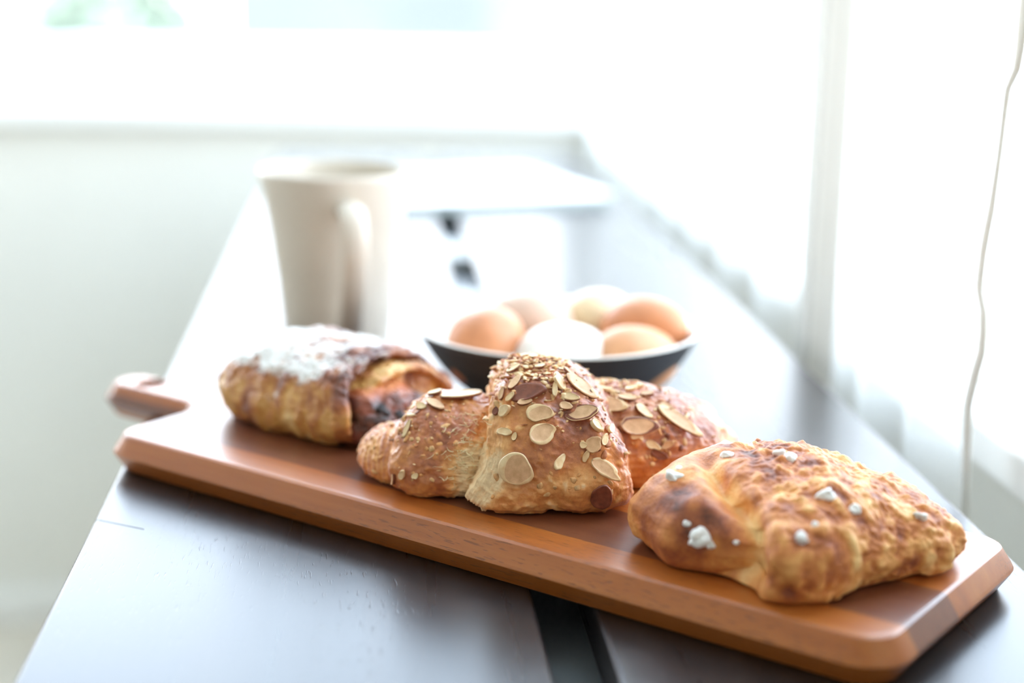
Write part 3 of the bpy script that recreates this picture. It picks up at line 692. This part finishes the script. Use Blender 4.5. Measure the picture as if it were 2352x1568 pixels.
P, ax, ra, zr = segment((PC[0], PC[1]), PA, [(p[0]*0.60+0.0085, p[1]*0.66) for p in SEC], [(0, 0.0), (1, 0.0)], [(0, 0.053), (0.5, 0.054), (1, 0.047)],
    [(0.0, 0.0), (0.0, 1.0), (0.6, 1.0), (0.82, 0.96), (0.93, 0.84), (0.99, 0.60), (1.0, 0.35), (1.0, 0.0)], 110, 300, cz=0.014, seed=8, rnd=4)
Q, n, bl = rough_up(P, 8, a1=0.0014, a2=0.0007)
sp = np.sin(ra*22+np.arctan2(P[..., 2]-ZB-0.014, P[..., 0]+P[..., 1]*0.3)); Q += n*(sp*0.0004*(ax > 0.8))[..., None]; Q[..., 2] = np.maximum(Q[..., 2], ZB)
V, F, A = join_grids([(Q, {'toast': np.clip(0.86-0.70*sstep(zr, 0.72, 1.0)+0.30*fbm(P, 0.009, 77, 2), 0, 1)})])
mesh('inner_dough', V, F, M_pin, pain, True, A)
in_bvh = BVHTree.FromPolygons(V.tolist(), F.tolist(), epsilon=0)
def lump(name, c, r, mat, parent, seed, sub=3, amp=0.3, scale=0.004):
    bm = bmesh.new(); bmesh.ops.create_icosphere(bm, subdivisions=sub, radius=1); d = np.array([v.co for v in bm.verts])
    P = np.array(c)+d*np.array(r); P = P+d*np.array(r)*(amp*fbm(P, scale, seed, 2))[:, None]
    bm.verts.index_update(); F = [[v.index for v in f.verts] for f in bm.faces]; bm.free()
    return mesh(name, P, F, mat, parent, True)
CHOC = [
#<CHOC>
    (0.00268, 0.69861, 0.03427, 0.00500),
    (0.00934, 0.70239, 0.03103, 0.00500),
    (0.01341, 0.70402, 0.02883, 0.00400),
    (-0.01385, 0.70960, 0.04074, 0.00350),
    (-0.01888, 0.70737, 0.03719, 0.00350),
    (-0.02234, 0.70431, 0.02546, 0.00350),
#</CHOC>
]
for i, (cx, cy, cz, r) in enumerate(CHOC): lump('chocolate_piece', (cx, cy, cz), (r, r*0.8, r*0.85), M_choc, pain, 80+i)

# --- pearl-sugar pastry --------------------------------------------------------
claw = root('pearl_sugar_pastry', (0.163, 0.56, BT), 'rough golden folded pastry with white sugar pearls, nearest the square end of the board', 'pastry')
CC = np.array([0.160, 0.5600])
foot = np.array([(0.0985, 0.572), (0.1005, 0.558), (0.110, 0.541), (0.1235, 0.5305), (0.131, 0.519), (0.1406, 0.5065), (0.1597, 0.5066), (0.1876, 0.519), (0.2075, 0.529), (0.2200, 0.540), (0.2235, 0.556), (0.214, 0.580), (0.194, 0.602), (0.168, 0.613), (0.138, 0.611), (0.113, 0.596)])
ff = crom(foot, 720, True)-CC; th = np.unwrap(np.arctan2(ff[:, 1], ff[:, 0])); rad = np.linalg.norm(ff, axis=1)
nv = 560; TH = np.linspace(0, 2*np.pi, nv, endpoint=False)
o_ = np.argsort(th % (2*np.pi)); RR = np.interp(TH, (th % (2*np.pi))[o_], rad[o_], period=2*np.pi)
pr = smoothpath([(0, 0), (0.5, 0), (0.88, 0), (0.965, 0.10), (1.0, 0.28), (0.985, 0.48), (0.90, 0.68), (0.74, 0.84), (0.5, 0.945), (0.25, 0.99), (0, 1.0)], 260, 6)
X = CC[0]+pr[:, None, 0]*RR*np.cos(TH); Y = CC[1]+pr[:, None, 0]*RR*np.sin(TH)
Hm = 0.0368-0.20*np.maximum(0, X-0.165)-0.05*np.maximum(0, 0.135-X)
Zr = np.broadcast_to(pr[:, None, 1], X.shape); Zc = Zr*Hm
P = np.stack([X, Y, ZB+Zc], -1)
n = grid_normals(P); c_ = P.reshape(-1, 3).mean(0)
if ((P-c_)*n).sum(-1).mean() < 0: n = -n
# fold: a crease that climbs from the front foot towards the crown, with a smooth lobe on its left
cl = lambda t: np.interp(t, [0.505, 0.53, 0.55, 0.575, 0.60], [0.1330, 0.1325, 0.1285, 0.127, 0.125])
dx = X-cl(Y); fade = 1-sstep(Y, 0.555, 0.585)
crease = np.exp(-(dx/0.0042)**2)*fade*sstep(Zr, 0.0, 0.08)
lobe = np.exp(-((X-0.115)/0.013)**2-((Y-0.545)/0.02)**2)*sstep(0.9-Zr, 0, 0.3)
right_step = sstep(dx, 0.0, 0.006)*fade*(1-sstep(X, 0.15, 0.18))*sstep(0.8-Zr, 0, 0.5)
rgh = sstep(X, 0.128, 0.150)
h = -0.0080*crease+0.0015*lobe+0.0032*right_step+0.0022*fbm(P, 0.022, 90, 2)
bb = np.maximum(0, pn(P, 0.0070, 91)); b2 = np.maximum(0, pn(P, 0.0036, 92))
h += (0.15+0.85*rgh)*(0.0026*bb+0.0014*b2+0.0004*pn(P, 0.0018, 93))
h *= sstep(Zr, 0.0, 0.05)
Q = P+n*h[..., None]; Q[..., 2] = np.maximum(Q[..., 2], ZB)
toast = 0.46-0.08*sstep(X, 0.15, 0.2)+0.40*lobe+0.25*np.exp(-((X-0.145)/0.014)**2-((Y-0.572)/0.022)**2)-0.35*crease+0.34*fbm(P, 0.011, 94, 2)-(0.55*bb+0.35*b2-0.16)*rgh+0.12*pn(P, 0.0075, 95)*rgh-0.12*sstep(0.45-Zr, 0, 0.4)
sug = 0.75*np.exp(-((Y-0.600+0.35*(X-0.12))/0.010)**2)*(X < 0.15)*sstep(Zr, 0.55, 0.85)
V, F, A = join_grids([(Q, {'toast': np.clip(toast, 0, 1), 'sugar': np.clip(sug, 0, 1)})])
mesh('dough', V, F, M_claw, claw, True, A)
claw_bvh = BVHTree.FromPolygons(V.tolist(), F.tolist(), epsilon=0)
PEARLS = [
#<PEARL>
    (0.11342, 0.56016, 0.04823, 0.00281),
    (0.11644, 0.56496, 0.05010, 0.00133),
    (0.13646, 0.57021, 0.05294, 0.00253),
    (0.16318, 0.52635, 0.05190, 0.00331),
    (0.17288, 0.52275, 0.04723, 0.00235),
    (0.20035, 0.53304, 0.04066, 0.00290),
    (0.11820, 0.53277, 0.03385, 0.00366),
    (0.12205, 0.52994, 0.03199, 0.00222),
    (0.14934, 0.50701, 0.04268, 0.00244),
    (0.11446, 0.53689, 0.03829, 0.00144),
    (0.15495, 0.56400, 0.05611, 0.00200),
    (0.15781, 0.55859, 0.05571, 0.00265),
    (0.15472, 0.51196, 0.04596, 0.00154),
    (0.13018, 0.52522, 0.03482, 0.00094),
#</PEARL>
]
for i, (cx, cy, cz, r) in enumerate(PEARLS): lump('sugar_pearl', (cx, cy, cz), (r*1.0, r*0.9, r*0.75), M_pearl, claw, 120+i, 3, 0.75, 0.0035)
#<FLAKE>

# ------------------------------------------------------------------ bowl of eggs
BC = (0.1000, 0.825)
bw = root('bowl', (BC[0], BC[1], 0), 'shallow charcoal bowl with a cream inside, holding eggs', 'bowl')
prof_o = [(0.0, 0.0), (0.030, 0.0), (0.033, 0.0015), (0.034, 0.004), (0.0375, 0.006), (0.048, 0.0115), (0.058, 0.0195), (0.066, 0.0285), (0.072, 0.0375), (0.0762, 0.0455), (0.0768, 0.0468)]
prof_i = [(0.0768, 0.0468), (0.0764, 0.0474), (0.0752, 0.0474), (0.0744, 0.0466), (0.070, 0.0385), (0.0635, 0.0295), (0.055, 0.0205), (0.045, 0.0135), (0.032, 0.009), (0.015, 0.0072), (0.0, 0.007)]
V, F = lathe(crom(prof_o, 60), 96, (BC[0], BC[1], 0.0002)); mesh('outer_shell', V, F, M_bowl_o, bw)
V, F = lathe(crom(prof_i, 60), 96, (BC[0], BC[1], 0.0002)); mesh('inner_glaze', V, F, M_bowl_i, bw)
def egg(c, axis, r, L, mat, label):
    t = np.linspace(0, np.pi, 40); k = 0.13
    x = -np.cos(t)*L; rr = r*np.sin(t)*(1-k*np.cos(t)*-1)
    pr = np.stack([np.maximum(rr, 0), x], -1); V, F = lathe(pr, 48)
    q = Vector((0, 0, 1)).rotation_difference(Vector(axis)); R = np.array(q.to_matrix())
    V = V@R.T+np.array(c)
    o = mesh('egg', V, F, mat, None, True, origin=c); tag(o, label, 'egg', 'eggs in the bowl'); return o
EG = {k: simple('eggshell_'+k, c, 0.42, 0.05, 60, 0.08, 900) for k, c in dict(brown=(212, 142, 98), tan=(224, 164, 120), pink=(232, 200, 180), white=(242, 236, 229), beige=(230, 204, 164)).items()}
egg((0.0600, 0.806, 0.0410), (0.45, 0.85, 0.28), 0.0205, 0.0265, EG['brown'], 'brown egg at the left side of the bowl')
egg((0.0890, 0.858, 0.0395), (-0.8, 0.5, 0.25), 0.0205, 0.0260, EG['pink'], 'pale pink egg at the back of the bowl')
egg((0.0985, 0.790, 0.0365), (0.9, 0.2, 0.15), 0.0200, 0.0262, EG['white'], 'whitest egg, at the front middle of the bowl')
egg((0.1280, 0.865, 0.0395), (0.7, 0.6, 0.1), 0.0195, 0.0255, EG['beige'], 'beige egg at the back right of the bowl')
egg((0.1485, 0.830, 0.0420), (0.7, -0.6, 0.2), 0.0200, 0.0262, EG['brown'], 'deep brown egg at the right side of the bowl')
egg((0.1370, 0.793, 0.0350), (0.95, 0.3, 0.05), 0.0190, 0.0255, EG['tan'], 'tan egg lowest at the front right of the bowl')
egg((0.1010, 0.826, 0.0265), (0.2, 0.9, 0.1), 0.0185, 0.0235, EG['beige'], 'egg at the bottom middle of the bowl, under the others')

# ------------------------------------------------------------------ mug
MC = (-0.0225, 0.955)
mg = root('mug', (MC[0], MC[1], 0), 'tall tapered off-white ceramic mug with a handle, behind the sugared pastry', 'mug')
pm = [(0.0, 0.003), (0.024, 0.003), (0.026, 0.0), (0.0295, 0.0), (0.0315, 0.003), (0.0330, 0.012), (0.0358, 0.045), (0.0405, 0.080), (0.0460, 0.110), (0.0468, 0.1145), (0.0465, 0.1160), (0.0453, 0.1162), (0.0443, 0.1150), (0.0437, 0.110), (0.0383, 0.080), (0.0336, 0.045), (0.0305, 0.012), (0.027, 0.007), (0.0, 0.006)]
V, F = lathe(smoothpath(pm, 130, 1), 96, (MC[0], MC[1], 0.0002)); mesh('body', V, F, M_mug, mg)
V, F = lathe([(0.0, 0.0985), (0.030, 0.0985), (0.0408, 0.0985), (0.0415, 0.0990)], 64, (MC[0], MC[1], 0)); mesh('tea', V, F, M_tea, mg)
ha = math.radians(-80); hd = np.array([math.cos(ha), math.sin(ha)])
hp = crom([(0.0405, 0.094), (0.052, 0.0985), (0.064, 0.0965), (0.0705, 0.086), (0.070, 0.068), (0.064, 0.048), (0.053, 0.031), (0.043, 0.022), (0.0335, 0.018)], 60)
tg = np.gradient(hp, axis=0); tg /= np.linalg.norm(tg, axis=1, keepdims=True); nn = np.stack([-tg[:, 1], tg[:, 0]], -1); sd = np.array([-hd[1], hd[0], 0])
ring = []
for (p, q) in zip(hp, nn):
    for a in np.linspace(0, 2*np.pi, 24, endpoint=False):
        u = 0.0042*math.cos(a); v = 0.0078*math.sin(a); rr = p[0]+q[0]*u
        ring.append((MC[0]+hd[0]*rr+sd[0]*v, MC[1]+hd[1]*rr+sd[1]*v, p[1]+q[1]*u))
mesh('handle', ring, grid_faces(60, 24), M_mug, mg)

# ------------------------------------------------------------------ notebook
nb = root('notebook', (0.10, 1.67, 0), 'white closed notebook lying across the table behind the mug', 'notebook')
nb.rotation_euler = (0, 0, math.radians(17))
def lbox(name, lo, hi, mat, bev):
    b = box_bm(lo, hi, bev); me = bpy.data.meshes.new(name); b.to_mesh(me); b.free(); me.materials.append(mat); o = bpy.data.objects.new(name, me); return put(o, nb)
lbox('back_cover', (-0.115, -0.12, 0.0002), (0.115, 0.12, 0.0022), M_cover, 0.0006)
lbox('pages', (-0.112, -0.117, 0.0023), (0.112, 0.117, 0.0085), M_cover, 0.0004)
lbox('front_cover', (-0.115, -0.12, 0.0086), (0.115, 0.12, 0.0106), M_paper, 0.0006)

# ------------------------------------------------------------------ curtains
def curtain(label, y0, y1, x0, waves, amp, seed, edge=None, lean1=0.0, hem0=False, hem1=False, ph=0.0, bunch=0.0):
    r = root('curtain', (x0, (y0+y1)/2, Z0+0.02), label, 'curtain', 'sheer curtains along the window')
    nu, nvv = 240, 260; z = np.linspace(Z0+0.02, 1.62, nu); t = np.linspace(0, 1, nvv)
    zz, tt = np.meshgrid(z, t, indexing='ij')
    lo = np.interp(zz, *zip(*edge)) if edge else y0+0*zz; hi = y1+lean1*zz
    yy = lo+(hi-lo)*tt
    xx = x0+amp*np.sin(tt*waves*2*np.pi+ph+0.8*pn(np.stack([tt*3, zz*0.6, zz*0+seed], -1), 1.0, seed))+0.4*amp*pn(np.stack([tt*waves*1.7, zz*1.2, zz*0+seed+3], -1), 1.0, seed+1)
    if bunch: xx = xx+bunch*np.exp(-((yy-y0-0.05)/0.035)**2)*np.sin(yy*2*np.pi/0.016+2*zz)
    P = np.stack([xx, yy, zz], -1)
    mesh('cloth', P.reshape(-1, 3), grid_faces(nu, nvv, False), M_sheer, r)
    for j, on in ((0, hem0), (-1, hem1)):
        if not on: continue
        c = P[:, j]; ring = []
        for i, q in enumerate(c):
            w_ = 0.0046+0.0012*math.sin(z[i]*29)+0.0007*math.sin(z[i]*67)
            for a in np.linspace(0, 2*np.pi, 12, endpoint=False): ring.append((q[0]+0.0016*math.sin(a), q[1]+w_*math.cos(a), q[2]))
        mesh('hem', ring, grid_faces(nu, 12), M_hem, r)
    pole_y.append((y0, y1)); return r
pole_y = []
M_heavy = cloth_mat('gathered_curtain_cloth', 0.01, (237, 233, 226), tl=0.06)
EDGE = [(-0.75, 0.715), (-0.30, 0.722), (-0.021, 0.7248), (0.001, 0.7286), (0.027, 0.7321), (0.044, 0.7266), (0.059, 0.7196), (0.076, 0.7218), (0.087, 0.7306), (0.109, 0.7283), (0.127, 0.7229), (0.155, 0.7183), (0.184, 0.7156), (0.196, 0.7055), (0.225, 0.7047), (0.5, 0.70), (1.62, 0.69)]
curtain('near sheer curtain panel with a visible side hem, right of the pearl-sugar pastry', 0.716, 0.938, 0.292, 2.5, 0.005, 1, edge=EDGE, hem0=True, ph=0.6)
curtain('far sheer curtain panel hanging beside the back half of the table', 0.950, 2.16, 0.303, 9.0, 0.009, 2, ph=1.0, bunch=0.010)
far_c = bpy.data.objects['curtain.001']
zz, tt = np.meshgrid(np.linspace(Z0+0.02, 1.62, 120), np.linspace(0, 1, 160), indexing='ij')
yy = 0.948+0.095*tt; xx = 0.2955+0.0035*np.sin(tt*2*np.pi*4.5+0.9*np.sin(zz*3))-0.002*tt
mesh('gathered_edge', np.stack([xx, yy, zz], -1).reshape(-1, 3), grid_faces(120, 160, False), M_heavy, far_c)
cr_ = root('curtain_rod', (0.296, 1.2, 1.66), 'white rod the sheer curtains hang from', 'curtain rod')
a_ = np.linspace(0, 2*np.pi, 16, endpoint=False)
V = [(0.296+0.009*math.cos(a), y, 1.66+0.009*math.sin(a)) for y in (0.4, 0.401, 2.24, 2.241) for a in a_]
mesh('rod', V, grid_faces(4, 16), M_trim, cr_)
for y in (0.42, 2.22): box('bracket', (0.296, y-0.008, 1.65), (XR, y+0.008, 1.67), M_trim, cr_, bev=0.002)
for y in np.linspace(0.6, 2.14, 16):
    R_ = []
    for b in np.linspace(0, 2*np.pi, 20, endpoint=False):
        for a in np.linspace(0, 2*np.pi, 6, endpoint=False):
            q = 0.013+0.0015*math.cos(a); R_.append((0.296+q*math.cos(b), y+0.0015*math.sin(a), 1.648+q*math.sin(b)))
    V = np.array(R_); Fr = np.concatenate([grid_faces(20, 6), [[19*6+j, 19*6+(j+1) % 6, (j+1) % 6, j] for j in range(6)]]); mesh('ring', V, Fr, M_trim, cr_)
